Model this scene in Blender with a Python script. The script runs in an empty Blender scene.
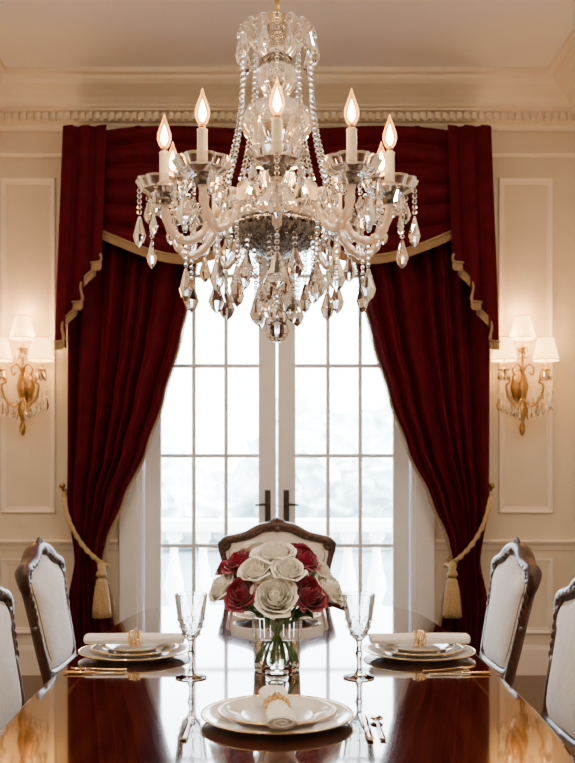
import bpy, math, random
from math import sin, cos, pi, radians, sqrt
from mathutils import Vector, Matrix, Euler, noise
random.seed(7)
C = bpy.context.scene.collection

# ------------------------------------------------------------------ materials
def newmat(name):
    m = bpy.data.materials.new(name); m.use_nodes = True
    nt = m.node_tree; b = nt.nodes['Principled BSDF']
    return m, nt, b
def setp(b, **k):
    names = dict(col='Base Color', rough='Roughness', metal='Metallic', trans='Transmission Weight', ior='IOR',
                 coat='Coat Weight', coatr='Coat Roughness', sheen='Sheen Weight', sheenr='Sheen Roughness', sheent='Sheen Tint', spec='Specular IOR Level',
                 emi='Emission Color', es='Emission Strength', sss='Subsurface Weight')
    for a, v in k.items():
        inp = b.inputs[names[a]]
        if a in ('col', 'emi', 'sheent'): v = (*v, 1) if len(v) == 3 else v
        inp.default_value = v
def add_var(nt, b, c1, c2, scale=20, detail=4, bump=0.0, stretch=(1,1,1), dist=0.01):
    tc = nt.nodes.new('ShaderNodeTexCoord'); mp = nt.nodes.new('ShaderNodeMapping')
    mp.inputs['Scale'].default_value = stretch
    n = nt.nodes.new('ShaderNodeTexNoise'); n.inputs['Scale'].default_value = scale; n.inputs['Detail'].default_value = detail
    r = nt.nodes.new('ShaderNodeValToRGB')
    r.color_ramp.elements[0].position = .3; r.color_ramp.elements[1].position = .7
    r.color_ramp.elements[0].color = (*c1, 1); r.color_ramp.elements[1].color = (*c2, 1)
    nt.links.new(tc.outputs['Object'], mp.inputs['Vector']); nt.links.new(mp.outputs['Vector'], n.inputs['Vector'])
    nt.links.new(n.outputs['Fac'], r.inputs['Fac']); nt.links.new(r.outputs['Color'], b.inputs['Base Color'])
    if bump:
        bp = nt.nodes.new('ShaderNodeBump'); bp.inputs['Strength'].default_value = bump; bp.inputs['Distance'].default_value = dist
        nt.links.new(n.outputs['Fac'], bp.inputs['Height']); nt.links.new(bp.outputs['Normal'], b.inputs['Normal'])
    return n
def simple(name, c1, c2=None, scale=20, bump=0.0, stretch=(1,1,1), **k):
    m, nt, b = newmat(name); setp(b, col=c1, **k)
    add_var(nt, b, c1, c2 or tuple(x*.9 for x in c1), scale, 4, bump, stretch)
    return m
M = {}
M['wall'] = simple('wall_paint', (.73,.645,.515), (.70,.615,.485), 6, .02, rough=.6)
M['trim'] = simple('trim_paint', (.82,.75,.645), (.79,.72,.615), 6, .0, rough=.4)
M['ceil'] = simple('ceiling_paint', (.90,.88,.92), (.88,.86,.90), 4, .0, rough=.7)
M['doorw'] = simple('door_paint', (.80,.82,.85), (.77,.79,.83), 6, .0, rough=.35)
M['floor'] = simple('floor_wood', (.12,.05,.02), (.07,.028,.012), 4, .05, (1,12,1), rough=.25)
M['velvet'] = simple('red_velvet', (.080,.0006,.008), (.045,.0004,.0045), 14, .12, rough=.75, sheen=.55, sheenr=.25, sheent=(.85,.02,.08), spec=.10)
M['fringe'] = simple('gold_fringe', (.38,.25,.12), (.20,.12,.05), 90, .4, (6,6,1), rough=.55, sheen=.2)
M['rope'] = simple('gold_rope', (.52,.38,.18), (.30,.20,.08), 120, .5, rough=.55)
M['gold'] = simple('polished_gold', (.83,.58,.25), (.75,.50,.20), 30, metal=1, rough=.18)
M['brass'] = simple('aged_brass', (.46,.29,.11), (.32,.19,.07), 30, metal=1, rough=.28)
M['silver'] = simple('antique_silver', (.30,.28,.27), (.09,.08,.08), 60, .5, metal=1, rough=.25)
M['steel'] = simple('cutlery_steel', (.7,.62,.5), (.6,.52,.42), 10, metal=1, rough=.12)
M['handle'] = simple('dark_bronze', (.05,.04,.035), (.03,.025,.02), 20, metal=.7, rough=.35)
M['china'] = simple('white_china', (.86,.84,.82), (.84,.82,.80), 5, rough=.12, coat=.5)
M['napkin'] = simple('linen_napkin', (.87,.84,.81), (.80,.77,.74), 150, .15, rough=.85)
M['fabric'] = simple('cream_upholstery', (.72,.68,.65), (.63,.59,.56), 60, .15, rough=.8, sheen=.2)
M['cream'] = simple('cream_rose', (.99,.98,.90), (.98,.96,.86), 25, rough=.5, sss=.0, sheen=.3)
M['burg'] = simple('burgundy_rose', (.36,.002,.05), (.20,.001,.026), 25, rough=.5, sheen=.3)
M['green'] = simple('leaf_green', (.06,.16,.03), (.03,.09,.02), 30, rough=.45)
M['stem'] = simple('stem_green', (.20,.45,.08), (.12,.32,.05), 30, rough=.4)
M['candle'] = simple('candle_sleeve', (.86,.74,.56), (.82,.70,.52), 10, rough=.4, sss=.0)
M['stone'] = simple('pale_stone', (.92,.93,.94), (.86,.88,.90), 3, .05, rough=.8)
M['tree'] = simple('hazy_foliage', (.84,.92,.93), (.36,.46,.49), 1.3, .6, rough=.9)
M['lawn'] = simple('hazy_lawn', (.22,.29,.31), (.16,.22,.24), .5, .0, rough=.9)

def wood(name, c1, c2, rough, coat, stretch=(1,.12,1), sc=14):
    m, nt, b = newmat(name); setp(b, rough=rough, coat=coat, coatr=.03)
    tc = nt.nodes.new('ShaderNodeTexCoord'); mp = nt.nodes.new('ShaderNodeMapping'); mp.inputs['Scale'].default_value = stretch
    n = nt.nodes.new('ShaderNodeTexNoise'); n.inputs['Scale'].default_value = sc; n.inputs['Detail'].default_value = 8; n.inputs['Distortion'].default_value = 1.2
    r = nt.nodes.new('ShaderNodeValToRGB'); r.color_ramp.elements[0].position = .35; r.color_ramp.elements[1].position = .68
    r.color_ramp.elements[0].color = (*c1, 1); r.color_ramp.elements[1].color = (*c2, 1)
    nt.links.new(tc.outputs['Object'], mp.inputs['Vector']); nt.links.new(mp.outputs['Vector'], n.inputs['Vector'])
    nt.links.new(n.outputs['Fac'], r.inputs['Fac']); nt.links.new(r.outputs['Color'], b.inputs['Base Color'])
    return m
M['table'] = wood('polished_mahogany', (.016,.0028,.0014), (.060,.011,.004), .08, 1.0)
M['inlay'] = wood('satinwood_inlay', (.10,.035,.015), (.15,.055,.02), .12, 1.0)
M['walnut'] = wood('carved_walnut', (.026,.009,.005), (.075,.025,.012), .40, .15, (1,1,.2), 20)

def glassmat(name, col=(1,1,1), rough=0.0, ior=1.5, tr=1.0):
    m, nt, b = newmat(name); setp(b, col=col, rough=rough, trans=tr, ior=ior)
    add_var(nt, b, col, tuple(c*.985 for c in col), 8)
    return m
M['crystal'] = glassmat('cut_crystal', (1,.99,.98), 0, 1.62)
M['bodyglass'] = glassmat('chandelier_body_glass', (1,.94,.87), .03, 1.55, .90)
M['cupglass'] = glassmat('bobeche_glass', (1,.96,.90), .0, 1.5, .95)
M['armglass'] = glassmat('arm_glass', (1,.83,.66), .10, 1.5, .62)
M['glass'] = glassmat('clear_glass', (1,1,1), 0, 1.45)
M['water'] = glassmat('water', (.95,1,.95), 0, 1.33)
m, nt, b = newmat('window_pane')
tr = nt.nodes.new('ShaderNodeBsdfTransparent'); gl = nt.nodes.new('ShaderNodeBsdfGlossy'); gl.inputs['Roughness'].default_value = .02
mx = nt.nodes.new('ShaderNodeMixShader'); fr = nt.nodes.new('ShaderNodeFresnel'); fr.inputs['IOR'].default_value = 1.3
nt.links.new(fr.outputs[0], mx.inputs[0]); nt.links.new(tr.outputs[0], mx.inputs[1]); nt.links.new(gl.outputs[0], mx.inputs[2])
nt.links.new(mx.outputs[0], nt.nodes['Material Output'].inputs['Surface']); M['pane'] = m
m, nt, b = newmat('amber_bulb_glass')
tr = nt.nodes.new('ShaderNodeBsdfTransparent'); tr.inputs[0].default_value=(1,.82,.6,1)
em = nt.nodes.new('ShaderNodeEmission'); em.inputs[0].default_value=(1,.40,.09,1); em.inputs[1].default_value=7
lw = nt.nodes.new('ShaderNodeLayerWeight'); lw.inputs[0].default_value=.5
ad = nt.nodes.new('ShaderNodeMixShader')
nt.links.new(lw.outputs['Facing'], ad.inputs[0]); nt.links.new(tr.outputs[0], ad.inputs[1]); nt.links.new(em.outputs[0], ad.inputs[2])
nt.links.new(ad.outputs[0], nt.nodes['Material Output'].inputs['Surface']); M['bulb'] = m
m, nt, b = newmat('filament_and_hub_glow'); setp(b, col=(1,.9,.7), emi=(1,.60,.22), es=100); M['core'] = m
m, nt, b = newmat('lit_linen_shade'); setp(b, col=(.85,.7,.5), rough=.8, emi=(1,.55,.17), es=6.5)
M['shade'] = m

# ------------------------------------------------------------------ mesh builder
class MB:
    def __init__(s): s.v=[]; s.f=[]; s.m=[]; s.sm=[]; s.mats=[]
    def mi(s, k):
        if k not in s.mats: s.mats.append(k)
        return s.mats.index(k)
    def add(s, vs, fs, k, smooth=True, T=None):
        o=len(s.v); i=s.mi(k)
        for p in vs:
            p = Vector(p)
            s.v.append(T @ p if T else p)
        for f in fs:
            s.f.append([a+o for a in f]); s.m.append(i); s.sm.append(smooth)
    def lathe(s, prof, k, seg=24, T=None, smooth=True, flute=None, capk=None):
        vs=[]; n=len(prof)
        for j,(r,z) in enumerate(prof):
            for i in range(seg):
                a=2*pi*i/seg; rr=r*(flute(a,j/(n-1)) if flute else 1)
                vs.append((rr*cos(a), rr*sin(a), z))
        fs=[]
        for j in range(n-1):
            for i in range(seg):
                i2=(i+1)%seg
                fs.append([j*seg+i, j*seg+i2, (j+1)*seg+i2, (j+1)*seg+i])
        if prof[0][0]>1e-5: fs.append(list(range(seg))[::-1])
        if prof[-1][0]>1e-5: fs.append([(n-1)*seg+i for i in range(seg)])
        s.add(vs,fs,k,smooth,T)
    def shell(s, prof, k, seg=24, T=None, smooth=True, flute=None, dens=True):
        if dens and smooth:
            P=[prof[0]]
            for (a,b_) in zip(prof,prof[1:]):
                L=math.hypot(b_[0]-a[0],b_[1]-a[1])
                if L>.003:
                    e=.0007/L
                    for t in (e,1-e): P.append((a[0]+(b_[0]-a[0])*t,a[1]+(b_[1]-a[1])*t))
                P.append(b_)
            prof=P
        vs=[]; n=len(prof)
        for j,(r,z) in enumerate(prof):
            for i in range(seg):
                a=2*pi*i/seg
                rr=r*(flute(a,r) if flute else 1)
                vs.append((rr*cos(a), rr*sin(a), z))
        fs=[]
        for j in range(n-1):
            for i in range(seg):
                i2=(i+1)%seg
                fs.append([j*seg+i, j*seg+i2, (j+1)*seg+i2, (j+1)*seg+i])
        s.add(vs,fs,k,smooth,T)
    def tube(s, path, rad, k, seg=10, T=None, closed=False, smooth=True, flat=1.0, up=None):
        P=[Vector(p) for p in path]; n=len(P)
        R=[rad]*n if not hasattr(rad,'__len__') else rad
        vs=[]; prev=None
        for j in range(n):
            a=P[(j-1)%n] if (closed or j>0) else P[j]; b=P[(j+1)%n] if (closed or j<n-1) else P[j]
            t=(b-a).normalized()
            if up is not None: u=Vector(up)
            elif prev is None: u=Vector((0,0,1)) if abs(t.z)<.9 else Vector((1,0,0))
            else: u=prev
            u=(u-t*u.dot(t)).normalized(); prev=u; w=t.cross(u)
            for i in range(seg):
                an=2*pi*i/seg
                vs.append(P[j]+ (u*cos(an)*flat + w*sin(an))*R[j])
        fs=[]
        for j in range(n if closed else n-1):
            j2=(j+1)%n
            for i in range(seg):
                i2=(i+1)%seg
                fs.append([j*seg+i,j*seg+i2,j2*seg+i2,j2*seg+i])
        if not closed:
            fs.append(list(range(seg))[::-1]); fs.append([(n-1)*seg+i for i in range(seg)])
        s.add(vs,fs,k,smooth,T)
    def box(s, x0,x1,y0,y1,z0,z1,k,T=None,bev=0.0):
        if bev<=0:
            vs=[(x,y,z) for z in (z0,z1) for y in (y0,y1) for x in (x0,x1)]
            fs=[[0,2,3,1],[4,5,7,6],[0,1,5,4],[2,6,7,3],[0,4,6,2],[1,3,7,5]]
            s.add(vs,fs,k,False,T)
        else:
            b=bev
            def ring(z,i): return [(x0+i,y0+i,z),(x1-i,y0+i,z),(x1-i,y1-i,z),(x0+i,y1-i,z)]
            vs=ring(z0,b)+ring(z0+b,0)+ring(z1-b,0)+ring(z1,b)
            fs=[[3,2,1,0],[12,13,14,15]]
            for j in range(3):
                for i in range(4):
                    i2=(i+1)%4; fs.append([j*4+i,j*4+i2,(j+1)*4+i2,(j+1)*4+i])
            s.add(vs,fs,k,False,T)
    def ball(s, c, r, k, seg=10, rings=6, smooth=True, sc=(1,1,1)):
        vs=[];fs=[]
        for j in range(1,rings):
            ph=pi*j/rings
            for i in range(seg):
                a=2*pi*i/seg; vs.append((c[0]+sc[0]*r*sin(ph)*cos(a), c[1]+sc[1]*r*sin(ph)*sin(a), c[2]+sc[2]*r*cos(ph)))
        t=len(vs); vs.append((c[0],c[1],c[2]+sc[2]*r)); vs.append((c[0],c[1],c[2]-sc[2]*r))
        for j in range(rings-2):
            for i in range(seg):
                i2=(i+1)%seg; fs.append([j*seg+i,(j+1)*seg+i,(j+1)*seg+i2,j*seg+i2])
        for i in range(seg):
            i2=(i+1)%seg; fs.append([t,i,i2]); fs.append([t+1,(rings-2)*seg+i2,(rings-2)*seg+i])
        s.add(vs,fs,k,smooth)
    def grid(s, fn, nu, nv, k, smooth=True, T=None, thick=0):
        vs=[fn(i/nu,j/nv) for j in range(nv+1) for i in range(nu+1)]
        fs=[[j*(nu+1)+i, j*(nu+1)+i+1,(j+1)*(nu+1)+i+1,(j+1)*(nu+1)+i] for j in range(nv) for i in range(nu)]
        s.add(vs,fs,k,smooth,T)
    def build(s, name, loc=(0,0,0), rot=0, parent=None):
        me=bpy.data.meshes.new(name); me.from_pydata([tuple(p) for p in s.v],[],s.f)
        for k in s.mats: me.materials.append(M[k])
        me.polygons.foreach_set('material_index', s.m); me.polygons.foreach_set('use_smooth', s.sm); me.update()
        o=bpy.data.objects.new(name,me); C.objects.link(o); o.location=loc; o.rotation_euler=(0,0,rot)
        if parent: o.parent=parent
        return o
def smooth_path(pts, n=40):
    P=[Vector(p) for p in pts]; out=[]
    L=len(P)-1
    for q in range(n+1):
        t=q/n*L; i=min(int(t),L-1); f=t-i
        p0=P[max(i-1,0)];p1=P[i];p2=P[i+1];p3=P[min(i+2,L)]
        out.append(.5*((2*p1)+(p2-p0)*f+(2*p0-5*p1+4*p2-p3)*f*f+(3*p1-p0-3*p2+p3)*f**3))
    return out
def interp(tab, x):
    if x<=tab[0][0]: return tab[0][1]
    for (a,b),(c,d) in zip(tab,tab[1:]):
        if x<=c:
            t=(x-a)/(c-a); t=t*t*(3-2*t)*.5+t*.5
            return b+(d-b)*t
    return tab[-1][1]
def TR(x,y,z,rz=0,rx=0,ry=0): return Matrix.Translation((x,y,z)) @ Euler((rx,ry,rz)).to_matrix().to_4x4()

# ------------------------------------------------------------------ camera
H=1.34
cd=bpy.data.cameras.new('camera'); cam=bpy.data.objects.new('camera',cd); C.objects.link(cam)
cam.location=(0,0,H); cam.rotation_euler=(pi/2,0,0)
cd.sensor_width=36; cd.lens=900/763*36; cd.shift_x=10.5/763; cd.shift_y=98.5/763
cd.dof.use_dof=True; cd.dof.focus_distance=2.8; cd.dof.aperture_fstop=5.6
bpy.context.scene.camera=cam

# ------------------------------------------------------------------ room
XW=2.12; YB=6.2; YF=-2.2; HC=4.02
b=MB(); b.box(-XW-.2,XW+.2,YF-.2,YB+.25,-.1,0,'floor'); b.build('floor')
b=MB(); b.box(-XW-.2,XW+.2,YF-.2,YB+.25,HC,HC+.1,'ceil'); b.build('ceiling')
b=MB(); b.box(-XW-.2,-XW,YF-.2,YB+.25,0,HC,'wall'); b.build('wall_left')
b=MB(); b.box(XW,XW+.2,YF-.2,YB+.25,0,HC,'wall'); b.build('wall_right')
OX=.96; OZ=3.24
b=MB(); b.box(-XW,-OX,YB,YB+.25,0,HC,'wall'); b.box(OX,XW,YB,YB+.25,0,HC,'wall'); b.box(-OX,OX,YB,YB+.25,OZ,HC,'wall'); b.build('wall_back')
b=MB(); b.box(-XW,XW,YF-.2,YF,0,HC,'wall'); b.build('wall_front')

prof=[(0.36,0.0),(0.36,.03),(.33,.035),(.32,.055),(.29,.075),(.24,.095),(.19,.12),(.15,.15),(.14,.165),(.12,.165),(.12,.18),(.075,.185),(.075,.235),(.03,.235),(.03,.25),(.018,.26),(.012,.28),(0,.28)]
def sweep(name, prof, k='trim', sides=True, ztop=HC):
    b=MB(); pts=[]
    for (o,d) in prof:
        pts.append([(-XW+o,YF,ztop-d),(-XW+o,YB-o,ztop-d),(XW-o,YB-o,ztop-d),(XW-o,YF,ztop-d)])
    vs=[p for r in pts for p in r]; fs=[]
    for j in range(len(prof)-1):
        for i in range(3): fs.append([j*4+i,j*4+i+1,(j+1)*4+i+1,(j+1)*4+i])
    b.add(vs,fs,k,False)
    return b
b=sweep('c',prof)
x=-XW+.14
while x<XW-.14:
    b.box(x,x+.028,YB-.105,YB-.07,HC-.232,HC-.188,'trim'); x+=.05
y=0
while y<YB-.14:
    for s in (-1,1):
        xx=s*(XW-.0875); b.box(xx-.0175,xx+.0175,y,y+.028,HC-.232,HC-.188,'trim')
    y+=.05
b.build('trim_1')
sweep('f',[(.0,.42),(.018,.425),(.028,.44),(.018,.455),(0,.46)]).build('trim_2')
def segtrim(name,z,prof2,k='trim'):
    b=MB()
    for (xa,xb) in ((-XW,-1.09),(1.09,XW)):
        vs=[];fs=[]
        for (o,d) in prof2: vs+= [(xa,YB-o,z-d),(xb,YB-o,z-d)]
        for j in range(len(prof2)-1): fs.append([2*j,2*j+1,2*j+3,2*j+2])
        b.add(vs,fs,k,False)
    for s in (-1,1):
        vs=[];fs=[]
        for (o,d) in prof2: vs+= [(s*(XW-o),YF,z-d),(s*(XW-o),YB,z-d)]
        for j in range(len(prof2)-1): fs.append([2*j,2*j+1,2*j+3,2*j+2])
        b.add(vs,fs,k,False)
    return b.build(name)
segtrim('trim_3',.93,[(0,0),(.035,.0),(.045,.012),(.035,.03),(.02,.04),(.012,.07),(0,.075)])
segtrim('baseboard_back',.2,[(0,0),(.012,.0),(.02,.03),(.022,.2)])
def frame(b,x0,x1,z0,z1,y,w=.045,d=.022):
    rings=[(0,0),(.008,d),(.02,d*.8),(w*.7,d*.45),(w-.006,d*.5),(w,0)]
    vs=[];fs=[]
    for (i,h) in rings: vs+=[(x0+i,y-h,z0+i),(x1-i,y-h,z0+i),(x1-i,y-h,z1-i),(x0+i,y-h,z1-i)]
    for j in range(len(rings)-1):
        for i in range(4): i2=(i+1)%4; fs.append([j*4+i,j*4+i2,(j+1)*4+i2,(j+1)*4+i])
    b.add(vs,fs,'trim',False)
b=MB()
for s in (-1,1):
    xa,xb=sorted((s*1.52,s*1.90)); frame(b,xa,xb,1.11,3.42,YB); frame(b,xa,xb,.28,.80,YB)
b.build('trim_4')
b=MB()
for s in (-1,1):
    for y0 in (4.6,3.2,1.8,.4,-1.0):
        for (z0,z1) in ((1.11,3.42),(.28,.80)):
            rings=[(0,0),(.008,.022),(.02,.018),(.035,.01),(.045,0)]; vs=[];fs=[]
            for (i,h) in rings: vs+=[(s*(XW-h),y0+i,z0+i),(s*(XW-h),y0+1.1-i,z0+i),(s*(XW-h),y0+1.1-i,z1-i),(s*(XW-h),y0+i,z1-i)]
            for j in range(4):
                for i in range(4): i2=(i+1)%4; fs.append([j*4+i,j*4+i2,(j+1)*4+i2,(j+1)*4+i])
            b.add(vs,fs,'trim',False)
b.build('trim_5')
b=MB()
for s in (-1,1):
    xa,xb=sorted((s*OX,s*(OX+.12))); b.box(xa,xb,YB-.03,YB,0,OZ+.12,'doorw',bev=.008)
    xa,xb=sorted((s*(OX-.03),s*OX)); b.box(xa,xb,YB,YB+.25,0,OZ,'doorw')
b.box(-OX,OX,YB-.03,YB,OZ,OZ+.12,'doorw',bev=.008); b.box(-OX+.03,OX-.03,YB,YB+.25,OZ-.03,OZ,'doorw')
b.build('trim_6')
for n,s in ((1,-1),(2,1)):
    b=MB(); ya,yb=YB+.09,YB+.14
    def bx(x0,x1,z0,z1,y0=ya,y1=yb,k='doorw',bev=.006):
        xa,xb=sorted((s*x0,s*x1)); b.box(xa,xb,y0,y1,z0,z1,k,bev=bev)
    bx(.006,.13,.01,3.20); bx(.81,.925,.01,3.20); bx(.13,.81,.01,.26); bx(.13,.81,3.09,3.20)
    for x in (.357,.583): bx(x-.014,x+.014,.26,3.09,ya+.01,yb-.01)
    for z in (.88,1.51,2.14,2.77): bx(.13,.81,z-.014,z+.014,ya+.008,yb-.008)
    b.box(*sorted((s*.13,s*.81)),ya+.022,ya+.026,.26,3.09,'pane')
    bx(.045,.085,1.03,1.27,ya-.012,ya,'handle',.003)
    b.tube([(s*.065,ya-.01,1.17),(s*.065,ya-.05,1.17),(s*.10,ya-.055,1.17),(s*.15,ya-.05,1.165)],.009,'handle',8)
    b.build('door_%d'%n)

# ------------------------------------------------------------------ outside
b=MB(); b.box(-9,9,YB+.25,9.0,-.2,-.05,'stone'); b.build('terrace_floor')
b=MB(); YT=8.4
b.box(-7,7,YT-.13,YT+.13,.86,.98,'stone',bev=.02); b.box(-7,7,YT-.12,YT+.12,-.05,.12,'stone',bev=.02)
x=-6.9
while x<7:
    pr=[(.075,.12),(.075,.16),(.045,.18),(.055,.22),(.092,.32),(.086,.40),(.045,.58),(.036,.70),(.055,.74),(.05,.77),(.075,.79),(.075,.86)]
    b.lathe(pr,'stone',12,TR(x,YT,0)); x+=.27
for x in (-5.4,-2.7,2.7,5.4): 
    b.box(x-.17,x+.17,YT-.17,YT+.17,-.05,1.08,'stone',bev=.02)
b.build('stone_balustrade')
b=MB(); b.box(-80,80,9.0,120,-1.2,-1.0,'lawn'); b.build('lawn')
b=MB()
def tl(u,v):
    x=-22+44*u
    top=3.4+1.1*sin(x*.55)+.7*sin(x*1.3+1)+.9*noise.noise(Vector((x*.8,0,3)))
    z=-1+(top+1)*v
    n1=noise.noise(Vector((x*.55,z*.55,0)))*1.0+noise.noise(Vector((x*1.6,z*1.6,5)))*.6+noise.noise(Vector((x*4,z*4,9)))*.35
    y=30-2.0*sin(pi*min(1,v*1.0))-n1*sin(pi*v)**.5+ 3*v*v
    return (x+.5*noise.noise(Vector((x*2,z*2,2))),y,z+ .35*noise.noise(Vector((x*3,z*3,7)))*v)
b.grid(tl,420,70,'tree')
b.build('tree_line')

# ------------------------------------------------------------------ curtains
SC=148.
inner=[(133,268),(230,205),(300,190),(340,181),(400,164),(450,147),(500,124),(540,108),(565,103),(600,112),(650,120),(674,122)]
outer=[(133,66),(400,68),(500,68),(560,76),(600,69),(674,66)]
def zpx(y,sc=SC): return H+(480-y)/sc
def ridge(x): return abs(sin(x/2))**.75*2-1
for s in (-1,1):
    b=MB(); Yc=6.05
    def cur(u,v,off=0):
        ypx=133+v*(676-133)
        xi=(277-interp(inner,ypx))/SC; xo=(277-interp(outer,ypx))/SC
        N=7; w_=u+.035*sin(u*11+1+s)+.012*sin(u*23+s*2); ph=2*pi*N*w_+ .6*sin(v*3+u*5)
        amp=.065+.018*sin(u*17+1)
        gather=math.exp(-((ypx-560)/45)**2)
        X=xo+(xi-xo)*u
        Y=Yc - amp*(1-.40*gather)*ridge(ph) - .016*sin(ph*.5+v*4)-.02*gather + .006*sin(v*34+u*11)*(.3+.7*gather)
        return (s*X,Y,max(zpx(ypx),.015))
    b.grid(cur,230,100,'velvet')
    edge=[cur(1.0,t/120) for t in range(26,121)]
    b.tube([(p[0],p[1]-.01,p[2]) for p in edge],.007,'fringe',8)
    for p in smooth_path(edge[::4],170): b.ball((p[0]-s*.012,p[1]-.012,p[2]),.008,'fringe',6,4)
    o=b.build('velvet_curtain')
    b=MB()
    loop=[(1.43,6.17,1.27),(1.42,6.00,1.22),(1.36,5.925,1.05),(1.27,5.92,.90),(1.17,5.935,.80),(1.13,6.02,.77),(1.17,6.13,.80),(1.28,6.15,.93),(1.38,6.16,1.10),(1.43,6.175,1.25)]
    P=smooth_path([(s*x,y,z) for x,y,z in loop],70)
    for k in range(2):
        pp=[]
        for i,p in enumerate(P):
            a=i*1.1+k*pi; pp.append(p+Vector((s*.008*cos(a),-.004,.008*sin(a))))
        b.tube(pp,.010,'rope',8)
    b.lathe([(0,0),(.02,0),(.03,-.02),(.022,-.05),(.034,-.07),(.036,-.085),(.02,-.10)],'rope',14,TR(s*1.15,5.90,.80))
    fl=lambda a,t:1+.08*sin(a*14)
    b.lathe([(.018,-.10),(.032,-.12),(.045,-.2),(.055,-.30),(.058,-.36),(0,-.36)],'rope',56,TR(s*1.15,5.90,.80),flute=fl)
    b.tube([(s*1.15,5.925,.80),(s*1.15,5.90,.79)],.012,'rope',8)
    b.tube([(s*1.45,6.2,1.27),(s*1.45,6.10,1.27),(s*1.45,6.08,1.29)],.010,'brass',8); b.ball((s*1.45,6.075,1.30),.022,'brass')
    b.build('curtain_tieback')

b=MB()
b.box(-1.36,1.36,5.97,6.18,3.60,3.66,'velvet')
ZT=3.645
for s in (-1,1):
    def sw(u,v,extra=0):
        X=1.16*(1-u)-.02*u
        mid=.86; eo=.66; ei=.42
        end=eo*(1-u)+ei*u
        sh=sin(pi*min(max(u,0),1))**.75
        h=end+(mid-end)*sh
        Z=ZT-h*v - extra
        belly=.03+.10*sin(pi*u)**.6
        q=v*pi*5.5+.9*sin(u*3.1)+.4*sin(u*7)
        pl=abs(sin(q))**.7
        Y=5.955-belly*(.3+.7*sin(pi*min(v,1)*.8)) -.075*pl*(.45+.55*sh) 
        return (s*X,Y,Z)
    b.grid(sw,60,120,'velvet')
    def fr(u,v):
        p=sw(u,1.0,v*.06-.005); return (p[0],p[1]-.006-.004*sin(u*pi*170),p[2])
    b.grid(fr,420,2,'fringe')
    b.tube([ (lambda p:(p[0],p[1]-.008,p[2]))(sw(i/60,1.0)) for i in range(61)],.008,'fringe',6)
    def hem(u):
        base=2.20+ .64*u
        return base+.05*sin(u*2*pi*2.5+2.2)
    def jab(u,v):
        X=1.385+.055*v-(.27+.03*v)*u + .022*sin(u*2*pi*2.5*2)
        Y=5.90-.06*ridge(u*2*pi*2.5*1.0+.5)*(.6+.4*v) - .03
        Z=ZT-(ZT-hem(u))*v
        return (s*X,Y,Z)
    b.grid(jab,90,40,'velvet')
    def jf(u,v):
        p=jab(u,1.0); return (p[0],p[1]-.006-.003*sin(u*pi*80),p[2]-v*.06+.006)
    b.grid(jf,200,2,'fringe')
    b.tube([(lambda p:(p[0],p[1]-.009,p[2]))(jab(i/60,1.0)) for i in range(61)],.008,'fringe',6)
    b.grid(lambda u,v:(s*(1.385+.055*v+.008*sin(v*9)),jab(0,0)[1]+(6.17-jab(0,0)[1])*u,ZT-(ZT-hem(0))*v),6,20,'velvet')
b.grid(lambda u,v:((u-.5)*.16*(1+.3*v),5.88-.03*abs(sin(u*pi*3.5)),ZT-.44*v+.0*u),40,10,'velvet')
b.build('swag_valance')

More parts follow.
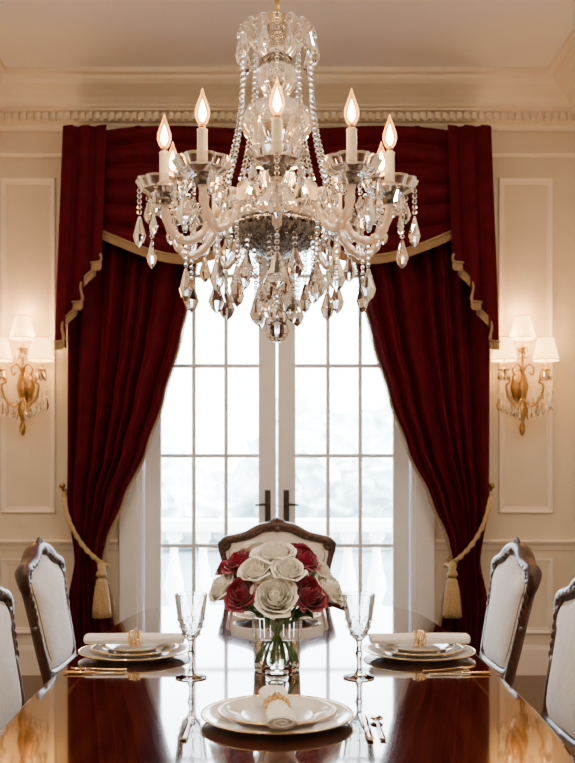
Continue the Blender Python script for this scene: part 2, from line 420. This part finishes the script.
# ------------------------------------------------------------------ sconces
def drop(b,top,L,w,k='crystal',flat=.7,ang=None):
    if ang is None: ang=random.uniform(0,pi)
    T=TR(*top)@Euler((0,0,ang)).to_matrix().to_4x4()@Matrix.Diagonal((1,flat,1,1))
    b.lathe([(0,0),(w*.25,-L*.06),(w*.60,-L*.32),(w,-L*.62),(w*.65,-L*.85),(0,-L)],k,8,T,smooth=False)
def sconce(x):
    b=MB(); Z0=2.0
    fl=lambda a,t:1+.05*cos(a*8)
    T=TR(0,0,0,0,pi/2,0)
    b.lathe([(0,.0),(.055,0),(.06,.012),(.045,.02),(.03,.03),(0,.034)],'brass',32,Matrix.Translation((0,0,Z0-.02))@Matrix.Diagonal((1,1,1.9,1))@T,flute=fl)
    yb=-.09
    b.tube([(0,0,Z0),(0,yb,Z0)],.012,'brass')
    b.lathe([(0,-.36),(.010,-.355),(.018,-.33),(.022,-.30),(.010,-.27),(.016,-.25),(.030,-.21),(.034,-.17),(.016,-.13),(.012,-.10),(.024,-.06),(.026,-.03),(.014,0),(.011,.06),(.018,.09),(.011,.12),(.010,.20),(.03,.215),(.036,.225),(0,.225)],'brass',20,TR(0,yb,Z0))
    def shade_at(px,py,pz):
        b.lathe([(0,0),(.03,.003),(.036,.012),(.014,.016),(.012,.02),(.012,.03)],'brass',16,TR(px,py,pz))
        b.lathe([(.011,.0),(.011,.065),(0,.065)],'candle',12,TR(px,py,pz+.02))
        b.shell([(.088,.072),(.088,.075),(.050,.225),(.048,.225),(.086,.072),(.088,.072)],'shade',28,TR(px,py,pz))
        b.tube([(px+.089*cos(a*pi/14),py+.089*sin(a*pi/14),pz+.074) for a in range(28)],.003,'fringe',5,closed=True)
        b.tube([(px+.050*cos(a*pi/14),py+.050*sin(a*pi/14),pz+.225) for a in range(28)],.003,'fringe',5,closed=True)
        b.ball((px,py,pz+.13),.018,'core')
        for k in range(8):
            a=k*pi/4+.3; c=(px+.034*cos(a),py+.034*sin(a)); drop(b,(c[0],c[1],pz+.005),.07,.015)
    shade_at(0,yb,Z0+.225-.0)
    for s in (-1,1):
        P=smooth_path([(0,yb,Z0-.10),(s*.045,yb-.03,Z0-.16),(s*.10,yb-.05,Z0-.12),(s*.125,yb-.06,Z0-.03),(s*.10,yb-.05,Z0+.0),(s*.115,yb-.055,Z0+.03),(s*.14,yb-.06,Z0+.05)],36)
        P[-1]=Vector((s*.14,yb-.06,Z0+.075))
        b.tube(P,.008,'brass',8)
        P=smooth_path([(0,yb,Z0+.05),(s*.03,yb-.02,Z0+.12),(s*.07,yb-.02,Z0+.10),(s*.06,yb-.02,Z0+.05),(s*.04,yb-.02,Z0+.07)],24)
        b.tube(P,.006,'brass',8)
        P=smooth_path([(0,yb,Z0-.2),(s*.06,yb-.02,Z0-.22),(s*.09,yb-.02,Z0-.17),(s*.065,yb-.02,Z0-.14),(s*.05,yb-.02,Z0-.165)],24)
        b.tube(P,.006,'brass',8)
        shade_at(s*.14,yb-.06,Z0+.07)
        for k in range(6):
            c=(s*(.03+.03*k),yb-.04-.008*k,Z0-.13+.012*k)
            for w in range(2): b.ball((c[0],c[1],c[2]-.016*w),.008,'crystal',6,4,False)
            drop(b,(c[0],c[1],c[2]-.034),.095,.020)
    return b.build('wall_sconce',(x,YB-.005,0))
SX=(-1.725,1.665)
for x in SX: sconce(x)
def plight(name,loc,e,col,r=.03):
    l=bpy.data.lights.new(name,'POINT'); l.energy=e; l.color=col; l.shadow_soft_size=r
    o=bpy.data.objects.new(name,l); C.objects.link(o); o.location=loc; return o
for x in SX:
    for dx,dy,dz in ((0,-.095,2.48),(-.14,-.155,2.33),(.14,-.155,2.33)):
        plight('sconce_light',(x+dx,YB+dy,dz),3.4,(1,.52,.22),.02)
        plight('sconce_light',(x+dx,YB+dy,dz-.20),1.2,(1,.52,.22),.01)

# ------------------------------------------------------------------ chandelier
b=MB(); cz=lambda y: H+(480-y)/281.
zc=cz(24)
b.tube([(0,0,zc),(0,0,zc+.10)],.010,'brass')
z=zc+.10; q=0
while z<HC-.06:
    pts=[]
    for i in range(12):
        a=2*pi*i/12; x1=.012*cos(a); z1=.024*sin(a)
        pts.append((x1,0,z+.02+z1) if q%2==0 else (0,x1,z+.02+z1))
    b.tube(pts,.004,'brass',6,closed=True); z+=.036; q+=1
b.lathe([(0,HC-.09),(.02,HC-.09),(.03,HC-.06),(.08,HC-.03),(.085,HC-.002),(0,HC-.002)],'brass',24)
b.lathe([(0,zc-.02),(.03,zc-.02),(.036,zc),(.022,zc+.02),(.03,zc+.03),(0,zc+.05)],'brass',20)
b.shell([(.03,cz(62)),(.05,cz(57)),(.085,cz(47)),(.118,cz(37)),(.132,cz(32)),(.130,cz(31)),(.113,cz(38)),(.08,cz(49)),(.045,cz(59)),(.03,cz(62))],'bodyglass',96,flute=lambda a,r:1+.07*cos(a*16)*min(1,r/.14))
b.lathe([(0,cz(28)),(.04,cz(28)),(.055,cz(34)),(.03,cz(42)),(0,cz(44))],'silver',32,flute=lambda a,t:1+.1*cos(a*10))
b.lathe([(.045,cz(58)),(.055,cz(60)),(.040,cz(63)),(.02,cz(65))],'silver',24)
fb=lambda a,t:1+.10*abs(sin(a*8+t*3))
b.lathe([(.02,cz(64)),(.050,cz(67)),(.070,cz(74)),(.072,cz(82)),(.05,cz(92)),(.030,cz(99))],'bodyglass',72,flute=fb)
b.lathe([(.03,cz(99)),(.065,cz(103)),(.102,cz(111)),(.118,cz(122)),(.110,cz(133)),(.07,cz(147)),(.035,cz(156))],'bodyglass',72,flute=fb)
b.lathe([(.036,cz(155)),(.045,cz(159)),(.03,cz(164))],'silver',24)
b.lathe([(.03,cz(164)),(.055,cz(170)),(.062,cz(180)),(.05,cz(190)),(.09,cz(200)),(.12,cz(208)),(.135,cz(216)),(.13,cz(224))],'bodyglass',72,flute=fb)
b.lathe([(0,cz(224)),(.14,cz(224)),(.150,cz(227)),(.152,cz(232)),(.138,cz(239)),(.11,cz(247)),(.065,cz(254)),(.03,cz(258)),(0,cz(259))],'silver',96,flute=lambda a,t:1+.03*cos(a*24))
for k in range(36):
    a=k*pi/18; b.ball((.153*cos(a),.153*sin(a),cz(229)),.010,'silver',6,4)
for k in range(24):
    a=k*pi/12; b.ball((.125*cos(a),.125*sin(a),cz(243)),.011,'silver',6,4)
b.tube([(0,0,cz(258)),(0,0,cz(24))],.006,'silver',8)
for k in range(6):  # glowing balls added around the hub to give the centre a warm glow
    a=k*pi/3; b.ball((.175*cos(a),.175*sin(a),cz(205)),.011,'core',8,6)
def beads(P0,P1,sag,n,r=.0085,mid=None):
    P0=Vector(P0);P1=Vector(P1)
    for i in range(n+1):
        t=i/n; p=P0.lerp(P1,t); p.z-=sag*4*t*(1-t)
        if mid: p+=mid*sin(pi*t)
        b.ball(p,r,'crystal',6,4,False)
NA=10; R=.405; zcup=2.322
bulbpos=[]
for k in range(NA):
    a=-pi/2+k*2*pi/NA; d=Vector((cos(a),sin(a),0)); 
    pr=[(.08,2.27),(.125,2.34),(.18,2.345),(.225,2.27),(.28,2.185),(.34,2.165),(.39,2.21),(.405,2.287)]
    P=smooth_path([d*r+Vector((0,0,z)) for r,z in pr],60)
    b.tube(P,[.0150+.0020*sin(i*1.3) for i in range(len(P))],'armglass',12)
    c=d*R
    T=Matrix.Translation((c.x,c.y,zcup))
    b.lathe([(.012,-.045),(.026,-.035),(.030,-.02),(.016,-.008),(.020,0)],'silver',16,T)
    b.shell([(.012,-.002),(.045,-.004),(.07,.008),(.084,.030),(.090,.036),(.086,.028),(.072,.002),(.045,-.010),(.012,-.008)],'cupglass',60,T,flute=lambda a,r:1+.10*abs(cos(a*5))*min(1,r/.08))
    b.lathe([(.018,.0),(.030,.01),(.028,.03),(.019,.035),(0,.035)],'cupglass',16,T)
    b.lathe([(.0165,.02),(.017,.04),(.0165,.130),(.018,.135),(.011,.140),(0,.140)],'candle',16,T)
    b.lathe([(.011,.138),(.012,.150),(0,.153)],'brass',12,T)
    b.lathe([(.010,.151),(.018,.163),(.0245,.183),(.0235,.200),(.015,.226),(.006,.250),(.001,.268)],'bulb',16,T)
    b.lathe([(0,.160),(.006,.165),(.013,.18),(.012,.195),(.007,.214),(0,.235)],'core',8,T)
    bulbpos.append(Vector((c.x,c.y,zcup+.19)))
    for q in range(6):
        aa=a+q*pi/3; e=Vector((cos(aa),sin(aa),0))*.085+c
        z0=zcup+.010
        nb=1 if q%2 else 3
        if q==0: nb=5
        for w in range(nb): b.ball((e.x,e.y,z0-.013-.018*w),.009,'crystal',6,4,False)
        L=.110 if q==0 else .078; wd=.029 if q==0 else .019
        drop(b,(e.x,e.y,z0-.020-.018*(nb-1)-.004),L,wd,ang=aa+pi/2+.3)
    p=d*.33; beads((p.x,p.y,2.14),(p.x,p.y,2.08),0,3); drop(b,(p.x,p.y,2.072),.120,.034,ang=a+1.2)
    if k%2: p=d*.23; beads((p.x,p.y,2.24),(p.x,p.y,2.07),0,9); drop(b,(p.x,p.y,2.062),.120,.034,ang=a+.7)
    t0=d*.128; t1=d*.21
    beads((t0.x,t0.y,cz(34)),(t1.x,t1.y,2.335),.0,31,.0095,mid=d*-.03+Vector((0,0,-.02)))
    a2=a+pi/NA; e=Vector((cos(a2),sin(a2),0))*.136
    b.ball((e.x,e.y,cz(35)),.008,'crystal',6,4,False); b.ball((e.x,e.y,cz(39)),.008,'crystal',6,4,False); drop(b,(e.x,e.y,cz(42)),.085,.019)
    a3=a+2*pi/NA; c2=Vector((cos(a3),sin(a3),0))*.345
    c1=d*.345
    beads((c1.x,c1.y,2.32),(c2.x,c2.y,2.32),.09,16,.0085)
    h=Vector((cos(a),sin(a),0))*.11; h2=d*.26
    beads((h.x,h.y,cz(168)+.0),(h2.x,h2.y,2.25),.06,15,.0085)
for k in range(10):
    a=k*pi/5+.13; e=Vector((cos(a),sin(a),0))*.142
    n=3+ (k%2)*4
    beads((e.x,e.y,cz(238)),(e.x,e.y,cz(238)-.0185*n),0,n,.009)
    drop(b,(e.x,e.y,cz(238)-.0185*n-.008),.115,.033,ang=a+.9)
for k in range(6):
    a=k*pi/3+.3; e=Vector((cos(a),sin(a),0))*.085
    n=9
    beads((e.x,e.y,cz(248)),(e.x*.9,e.y*.9,cz(248)-.0185*n),0,n,.009)
    drop(b,(e.x*.9,e.y*.9,cz(248)-.0185*n-.008),.105,.029,ang=a+.4)
beads((0,0,cz(257)),(0,0,cz(318)),0,12,.009)
b.ball((0,0,cz(331)),.042,'crystal',12,8,False)
CY=3.2
b.build('crystal_chandelier',(0,CY,0))
for p in bulbpos:
    plight('candle_light',(p.x*1.0,CY+p.y,p.z+.095),3.4,(1,.60,.29),.02)

# ------------------------------------------------------------------ table
TZ=.76
b=MB(); Y0,Y1=1.60,4.19; ymid=(Y0+Y1)/2; hl=(Y1-Y0)/2
def outline(inset,n=220):
    pts=[]
    for i in range(n):
        a=2*pi*i/n; e=.22
        ca,sa=cos(a),sin(a)
        x=math.copysign(abs(ca)**e,ca); y=math.copysign(abs(sa)**e,sa)
        bow=1-.085*abs(y)**2
        by=1-.03*abs(x)**2
        pts.append((x*(.67*bow-inset), y*(hl*by-inset)+ymid))
    return pts
def ringsmesh(rings,k,cap=(True,True)):
    vs=[];n=220
    for ins,z in rings: vs+=[(x,y,z) for x,y in outline(ins,n)]
    fs=[]
    for j in range(len(rings)-1):
        for i in range(n): i2=(i+1)%n; fs.append([j*n+i,j*n+i2,(j+1)*n+i2,(j+1)*n+i])
    if cap[0]: fs.append([i for i in range(n)][::-1])
    if cap[1]: fs.append([(len(rings)-1)*n+i for i in range(n)])
    b.add(vs,fs,k,False)
ringsmesh([(.05,TZ-.045),(.02,TZ-.042),(.012,TZ-.035),(.014,TZ-.028),(.0,TZ-.022),(-.003,TZ-.012),(.002,TZ-.004),(.008,TZ),(.085,TZ)],'table',(True,False))
ringsmesh([(.085,TZ),(.093,TZ)],'inlay',(False,False))
ringsmesh([(.093,TZ),(.2,TZ)],'table',(False,True))
ringsmesh([(.13,TZ-.12),(.12,TZ-.115),(.12,TZ-.045)],'table',(True,True))
for yy in (2.25,3.55):
    b.lathe([(.06,.16),(.12,.18),(.13,.24),(.07,.28),(.06,.32),(.10,.42),(.11,.48),(.07,.55),(.06,.58),(.14,.62),(.14,.645)],'table',28,TR(0,yy,0))
    for k in range(4):
        a=k*pi/2+pi/4
        P=smooth_path([(.07*cos(a),.07*sin(a)+yy,.24),(.2*cos(a),.2*sin(a)+yy,.20),(.32*cos(a),.32*sin(a)+yy,.07),(.42*cos(a),.42*sin(a)+yy,.035)],18)
        b.tube(P,[.04-.0005*i for i in range(19)],'table',10); b.ball((.43*cos(a),.43*sin(a)+yy,.034),.033,'brass')
b.build('dining_table')

# ------------------------------------------------------------------ chairs
def chair(loc,rot,W=1.0,top=1.09):
    b=MB()
    lean=.20
    def bp(x,z,d=0): return Vector((x*W, .235+(z-.46)*lean+d, z))
    def seat_out(i,n,ins):
        a=2*pi*i/n; ca,sa=cos(a),sin(a); e=.35
        x=math.copysign(abs(ca)**e,ca); y=math.copysign(abs(sa)**e,sa)
        return ((x*(.255-ins))*(1-.10*y)*W*1.0, y*(.235-ins))
    n=48
    def rings(rs,k):
        vs=[]
        for ins,z in rs: vs+=[(*seat_out(i,n,ins),z) for i in range(n)]
        fs=[[j*n+i,j*n+(i+1)%n,(j+1)*n+(i+1)%n,(j+1)*n+i] for j in range(len(rs)-1) for i in range(n)]
        fs.append(list(range(n))[::-1]); fs.append([(len(rs)-1)*n+i for i in range(n)])
        b.add(vs,fs,k,True)
    rings([(.012,.36),(.0,.365),(.0,.415),(.008,.425)],'walnut')
    rings([(.012,.425),(.004,.435),(.004,.465),(.02,.485),(.06,.495),(.12,.50)],'fabric')
    for s in (-1,1):
        P=smooth_path([(s*.22*W,-.20,.40),(s*.245*W,-.225,.33),(s*.235*W,-.215,.20),(s*.215*W,-.20,.08),(s*.225*W,-.225,.03)],24)
        b.tube(P,[.034 if i<3 else .036-.0009*(i-3) for i in range(25)],'walnut',10)
        b.ball((s*.227*W,-.228,.026),.026,'walnut')
        P=smooth_path([(s*.20*W,.25,.02),(s*.20*W,.235,.2),(s*.205*W,.225,.40),(s*.215*W,.235,.50)],20)
        b.tube(P,[.017+.0006*i for i in range(21)],'walnut',8)
    tp=top; dz=top-1.09
    half=[(.0,.56),(.12,.56),(.20,.575),(.232,.64),(.245,.75),(.262,.87),(.282,.945+dz),(.283,.985+dz),(.262,1.008+dz),(.215,1.018+dz),(.15,1.035+dz),(.08,tp-.020),(.0,tp-.008)]
    right=smooth_path([(x,0,z) for x,z in half],60)
    full=[(p.x,p.z) for p in right]+[(-p.x,p.z) for p in right[::-1][1:-1]]
    nF=len(full)
    rad=[]
    for (x,z) in full:
        r=.022+.019*max(0,min(1,(z-dz-.93)/.12)); rad.append(r)
    b.tube([bp(x,z) for x,z in full],rad,'walnut',12,closed=True,flat=.7)
    cz_=.79
    inn=[(x*.86,cz_+(z-cz_)*.84) for x,z in full]
    b.tube([bp(x,z,-.018) for x,z in inn],.005,'fringe',6,closed=True)
    for sgn in (-1,1):
        vs=[];fs=[];K=8
        for j in range(K):
            f=1-j/K; bulge=sgn*(.012+.032*sqrt(max(0,1-f*f)))
            vs+=[bp(x*.93*f,cz_+(z-cz_)*.93*f,bulge) for x,z in full]
        vs.append(bp(0,cz_,sgn*.044))
        for j in range(K-1):
            for i in range(nF): i2=(i+1)%nF; fs.append([j*nF+i,j*nF+i2,(j+1)*nF+i2,(j+1)*nF+i])
        for i in range(nF): fs.append([(K-1)*nF+i,(K-1)*nF+(i+1)%nF,K*nF])
        b.add(vs,fs,'fabric',True)
    for s in (-1,1):
        P=smooth_path([bp(s*.215,.42),bp(s*.212,.52),bp(s*.225,.62),bp(s*.243,.76)],14)
        b.tube(P,.022,'walnut',8)
    for k in range(-3,4):
        a=k*.36; b.ball(bp(.045*sin(a),tp-.015+.035*cos(a),-.016),.013,'walnut',8,5,True,(.8,.8,1.7))
    b.ball(bp(0,tp-.018,-.030),.018,'walnut',10,6)
    for s in (-1,1):
        for (x,z) in ((.07,tp-.022),(.105,1.052+dz),(.14,1.040+dz),(.175,1.033+dz),(.21,1.024+dz),(.245,1.012+dz)):
            b.ball(bp(s*x,z,-.026),.017,'walnut',8,5,True,(1.5,.7,.8))
            b.ball(bp(s*(x+.015),z-.012,-.028),.009,'walnut',8,5)
        P=[bp(s*(.268+.032*(1-t/22)*cos(t*.5)),.985+dz+.032*(1-t/22)*sin(t*.5),-.018) for t in range(20)]
        b.tube(P,.010,'walnut',8)
        for (x,z) in ((.285,.94),(.276,.91),(.268,.88),(.262,.85),(.256,.82)): b.ball(bp(s*x,z+dz,-.016),.014,'walnut',8,5,True,(.7,.7,1.4))
    return b.build('dining_chair',loc,rot)
chair((0,4.42,0),0,1.02,1.10)
chair((-.655,3.76,0),pi/2-.05,.85,1.06)
chair((.665,3.76,0),-pi/2+.05,.85,1.06)
chair((-.585,2.74,0),pi/2-.03,.85,1.035)
chair((.63,2.74,0),-pi/2+.03,.85,1.035)

# ------------------------------------------------------------------ tableware
def placeset(x,y,rot,long=.32,hwid=(.024,.020),n3=True,ny=0):
    def plate(b,R,z):
        pr=[(0,.004),(R*.55,.004),(R*.60,.002),(R*.62,0),(R*.64,.002),(R*.72,.008),(R*.97,.016),(R*1.0,.0175),(R,.019),(R*.97,.0185),(R*.72,.0115),(R*.64,.007),(R*.60,.0065),(0,.0065)]
        b.shell(pr,'china',64,TR(0,0,z),dens=False)
        b.tube([(R*cos(i*pi/40),R*sin(i*pi/40),z+.0182) for i in range(80)],.0018,'gold',6,closed=True)
        b.shell([(R*.95,.0189),(R*.96,.0192),(R*.96,.0180)],'gold',64,TR(0,0,z),dens=False)
    b=MB(); plate(b,.183,TZ+.001); b.build('charger_plate',(x,y,0))
    b=MB(); plate(b,.142,TZ+.010); b.build('dinner_plate',(x,y,0))
    if n3:
        b=MB(); plate(b,.112,TZ+.0185); b.build('salad_plate',(x,y,0)); zb=TZ+.0185+.019
    else: zb=TZ+.0305
    b=MB()
    nseg=48; n=28; vs=[];
    for j in range(nseg+1):
        t=j/nseg*2-1; at=abs(t)
        hw=hwid[0]+hwid[1]*min(1,at*1.6)**1.2; hh=.015+.003*(1-at)
        for i in range(n):
            a=2*pi*i/n; rr=1+.06*sin(a*5+t*2)*min(1,at*2)
            vs.append((t*long/2, hw*cos(a)*rr, zb+hh+hh*sin(a)*rr+ .003*at))
    fs=[[j*n+i,j*n+(i+1)%n,(j+1)*n+(i+1)%n,(j+1)*n+i] for j in range(nseg) for i in range(n)]
    fs.append(list(range(n))[::-1]); fs.append([nseg*n+i for i in range(n)])
    b.add(vs,fs,'napkin')
    for e in (-1,1):
        hw=hwid[0]+hwid[1]
        P=[(e*(long/2+.002), hw*.95*(1-t/40)*cos(t*.35), zb+.018+.013*(1-t/40)*sin(t*.35)) for t in range(36)]
        b.tube(P,.0022,'napkin',6)
    b.build('napkin',(x,y+ny,0),rot)
    b=MB()
    rw=hwid[0]+.005
    for dx in (-.014,0,.014):
        m=14
        for i in range(m):
            a=2*pi*(i+.5*(dx==0))/m; b.ball((dx,rw*cos(a),zb+.017+.0215*sin(a)),.0058,'gold',8,5)
    b.tube([(0,(rw-.002)*cos(i*pi/16),zb+.017+.020*sin(i*pi/16)) for i in range(32)],.005,'gold',6,closed=True)
    b.ball((0,0,zb+.043),.009,'crystal',8,5,False)
    b.build('napkin_ring',(x,y+ny,0),rot)
placeset(-.470,2.98,0)
placeset(.470,2.98,0)
placeset(0,2.17,pi/2+.07,.30,(.022,.012),False,-.05)
placeset(0,3.78,pi/2,.24)

def scaled(o,f=.82): o.scale=(f,f,1); return o
def fork(x,y,rot,k='gold'):
    b=MB(); z=TZ+.004
    P=smooth_path([(0,-.10,z),(0,-.03,z+.001),(0,.03,z+.004),(0,.05,z+.004)],20)
    b.tube(P,[.009-.0003*i for i in range(21)],k,8,flat=.3,up=(0,0,1))
    b.tube([(0,.045,z+.004),(0,.055,z+.003),(0,.068,z+.003)],[.004,.011,.012],k,10,flat=.2,up=(0,0,1))
    for q in (-1.5,-.5,.5,1.5): b.tube([(q*.006,.064,z+.003),(q*.006,.085,z+.003),(q*.0055,.105,z+.007)],[.002,.0018,.001],k,6)
    return b.build('fork',(x,y,0),rot)
def knife(x,y,rot,k='gold'):
    b=MB(); z=TZ+.005
    b.tube([(0,-.11,z),(0,-.10,z),(0,-.04,z),(0,-.005,z),(0,.0,z)],[.004,.009,.008,.006,.004],k,10,flat=.45,up=(0,0,1))
    b.tube(smooth_path([(0,0,z-.001),(.001,.03,z-.001),(.001,.09,z-.001),(-.004,.12,z-.001)],16),[.006+.004*sin(min(1,i/8)*pi/2)-.0075*max(0,(i-12)/4) for i in range(17)],k,8,flat=.14,up=(0,0,1))
    return b.build('table_knife',(x,y,0),rot)
def spoon(x,y,rot,k='gold'):
    b=MB(); z=TZ+.004
    P=smooth_path([(0,-.10,z),(0,-.03,z+.001),(0,.04,z+.004)],16)
    b.tube(P,[.008-.0003*i for i in range(17)],k,8,flat=.35,up=(0,0,1))
    b.ball((0,.065,z+.004),.019,k,12,6,True,(.9,1.4,.22))
    return b.build('spoon',(x,y,0),rot)
scaled(fork(-.54,2.735,pi/2+.05)); scaled(knife(-.55,2.695,-pi/2+.02))
scaled(fork(.52,2.735,-pi/2+.25)); scaled(knife(.55,2.685,pi/2+.05))
fork(-.208,2.10,0,'steel'); knife(.208,2.10,0,'steel'); spoon(.238,2.10,-.02,'steel')

def goblet(x,y):
    b=MB()
    pr=[(0,.0),(.046,.0),(.047,.003),(.030,.007),(.012,.013),(.0065,.025),(.0055,.045),(.009,.062),(.012,.070),(.008,.078),(.006,.095),(.010,.108),(.018,.116),(.031,.140),(.040,.175),(.049,.245),(.0468,.246),(.0378,.176),(.0286,.142),(.016,.122),(0,.118)]
    b.shell(pr,'glass',48,TR(0,0,TZ+.001))
    for k in range(12):
        a=k*pi/6
        for (r,z) in ((.0245,.128),(.0335,.150),(.0385,.172)):
            b.ball((r*cos(a+z*8),r*sin(a+z*8),TZ+z),.0048,'glass',6,4,False)
    b.build('crystal_goblet',(x,y,0))
goblet(-.252,2.64); goblet(.240,2.64)
b=MB()
pr=[(0,0),(.066,0),(.070,.004),(.071,.02),(.078,.165),(.080,.172),(.077,.172),(.075,.163),(.068,.024),(0,.022)]
b.shell(pr,'glass',24,TR(0,0,TZ+.001),smooth=False,dens=False)
b.lathe([(0,.0225),(.0665,.0245),(.0705,.09),(0,.09)],'water',24,TR(0,0,TZ+.001))
b.build('glass_vase',(0,2.75,0))
def petal_rose(b,c,R,k,axis):
    z=Vector(axis).normalized(); T=Matrix.Translation(c)@z.to_track_quat('Z','Y').to_matrix().to_4x4()
    T=T@Euler((0,0,random.uniform(0,6))).to_matrix().to_4x4()
    n=36
    for q in range(n):
        t=(q/(n-1))**.8; ang=q*2.39996+random.uniform(-.2,.2)
        w=1.20-.50*t; rmax=R*(.10+.78*t); hgt=R*(1.28-.38*t); curl=R*.16*t**3
        cl=2.25-.65*t
        jj=random.uniform(.93,1.07); ba=-.62*R-.02*R*t
        vs=[];fs=[];A=8;Bn=8
        for j in range(Bn+1):
            v=j/Bn
            for i in range(A+1):
                a=i/A*2-1
                wid=w*(.35+.65*sin(min(1,v*1.15)*pi/2))*(1-.25*v**6)
                th=ang+a*wid
                rad=rmax*(sin(max(.0,v*cl))**.55)*jj + curl*v**6 + R*.05*a*v + R*.04*(a*a)*v**4
                zz=ba+hgt*(1-(1-v)**1.3)*(1-.12*a*a*v) - curl*.8*v**8
                vs.append((rad*cos(th),rad*sin(th),zz))
        for j in range(Bn):
            for i in range(A): fs.append([j*(A+1)+i,j*(A+1)+i+1,(j+1)*(A+1)+i+1,(j+1)*(A+1)+i])
        b.add(vs,fs,k,True,T)
    b.ball(T@Vector((0,0,.18*R)),R*.26,k,12,8)
    b.ball(T@Vector((0,0,-.5*R)),R*.34,'green',10,6)
b=MB(); VY=2.75
roses=[(275,555,-.03,.066,'cream'),(303,562,-.02,.056,'burg'),(240,563,-.0,.056,'burg'),(255,571,-.085,.052,'cream'),(288,570,-.095,.050,'cream'),
(275,597,-.125,.066,'cream'),(242,595,-.095,.058,'burg'),(308,595,-.090,.062,'burg'),(223,588,-.02,.056,'cream'),(328,589,-.02,.060,'cream'),
(250,552,.07,.05,'cream'),(300,553,.08,.05,'burg'),(275,560,.12,.055,'burg'),(235,580,.09,.055,'burg'),(318,580,.09,.05,'cream'),(275,585,.14,.055,'cream'),(337,600,.03,.04,'burg'),(320,571,-.0,.044,'cream'),(226,568,.03,.038,'burg')]
for (px,py,dy,R_,k) in roses:
    Y=VY+dy; sc=900/Y; c=Vector(((px-277)/sc, dy, H-(py-480)/sc))
    ax=(c-Vector((0,.01,.95))); ax.z=max(ax.z,0)+.015; 
    ax.normalize(); ax=(ax+Vector((0,-.25,.3)) if dy<0.05 else ax)
    petal_rose(b,c,R_*1.06,k,ax)
    foot=Vector((c.x*-.35+random.uniform(-.015,.015), -dy*.35+random.uniform(-.015,.015), TZ+.035))
    nk=Vector((c.x*.28,dy*.28,.92))
    b.tube(smooth_path([c-ax.normalized()*R_*.4,nk,foot],16),.0032,'stem',6)
for q in range(16):
    a=q*2.4; r0=.05; r1=.115+.02*sin(q*3); z0=.922
    d=Vector((cos(a),sin(a),0)); sd=Vector((-sin(a),cos(a),0))
    def lf(u,v):
        w=.024*sin(pi*u)**.8; p=d*(r0+(r1-r0)*u)+sd*w*(v*2-1)
        return (p.x,p.y,z0+.030*sin(u*2.2)+.012*abs(v*2-1)-.01*(q%3))
    b.grid(lf,8,4,'green')
b.build('rose_bouquet',(0,VY,0))

# ------------------------------------------------------------------ lighting
w=bpy.data.worlds.new('world'); bpy.context.scene.world=w; w.use_nodes=True
nt=w.node_tree; bg=nt.nodes['Background']
tc=nt.nodes.new('ShaderNodeTexCoord'); sp=nt.nodes.new('ShaderNodeSeparateXYZ'); rp=nt.nodes.new('ShaderNodeValToRGB')
rp.color_ramp.elements[0].position=0; rp.color_ramp.elements[0].color=(.90,.95,1,1)
rp.color_ramp.elements[1].position=.5; rp.color_ramp.elements[1].color=(.80,.90,1,1)
nt.links.new(tc.outputs['Generated'],sp.inputs[0]); nt.links.new(sp.outputs['Z'],rp.inputs['Fac']); nt.links.new(rp.outputs['Color'],bg.inputs['Color'])
bg.inputs['Strength'].default_value=21.0
sl=bpy.data.lights.new('sun','SUN'); sl.energy=22; sl.angle=.02; sl.color=(1,.95,.88)
so=bpy.data.objects.new('sun',sl); C.objects.link(so); so.rotation_euler=Euler((radians(18),radians(48),0))
for (x,y,e) in ((-1.1,.2,30),(1.1,.2,30),(-1.1,2.2,28),(1.1,2.2,28),(-1.2,4.2,10),(1.2,4.2,10)):  # warm fill lamps with trim rings, added in the ceiling out of view
    b=MB(); b.shell([(.07,HC-.001),(.085,HC-.001),(.085,HC-.008),(.07,HC-.006),(.07,HC-.001)],'trim',24); b.build('added_fill_ring',(x,y,0))
    l=bpy.data.lights.new('added_fill_lamp','AREA'); l.shape='DISK'; l.size=.13; l.energy=e; l.color=(1,.82,.62)
    o=bpy.data.objects.new('added_fill_lamp',l); C.objects.link(o); o.location=(x,y,HC-.012)
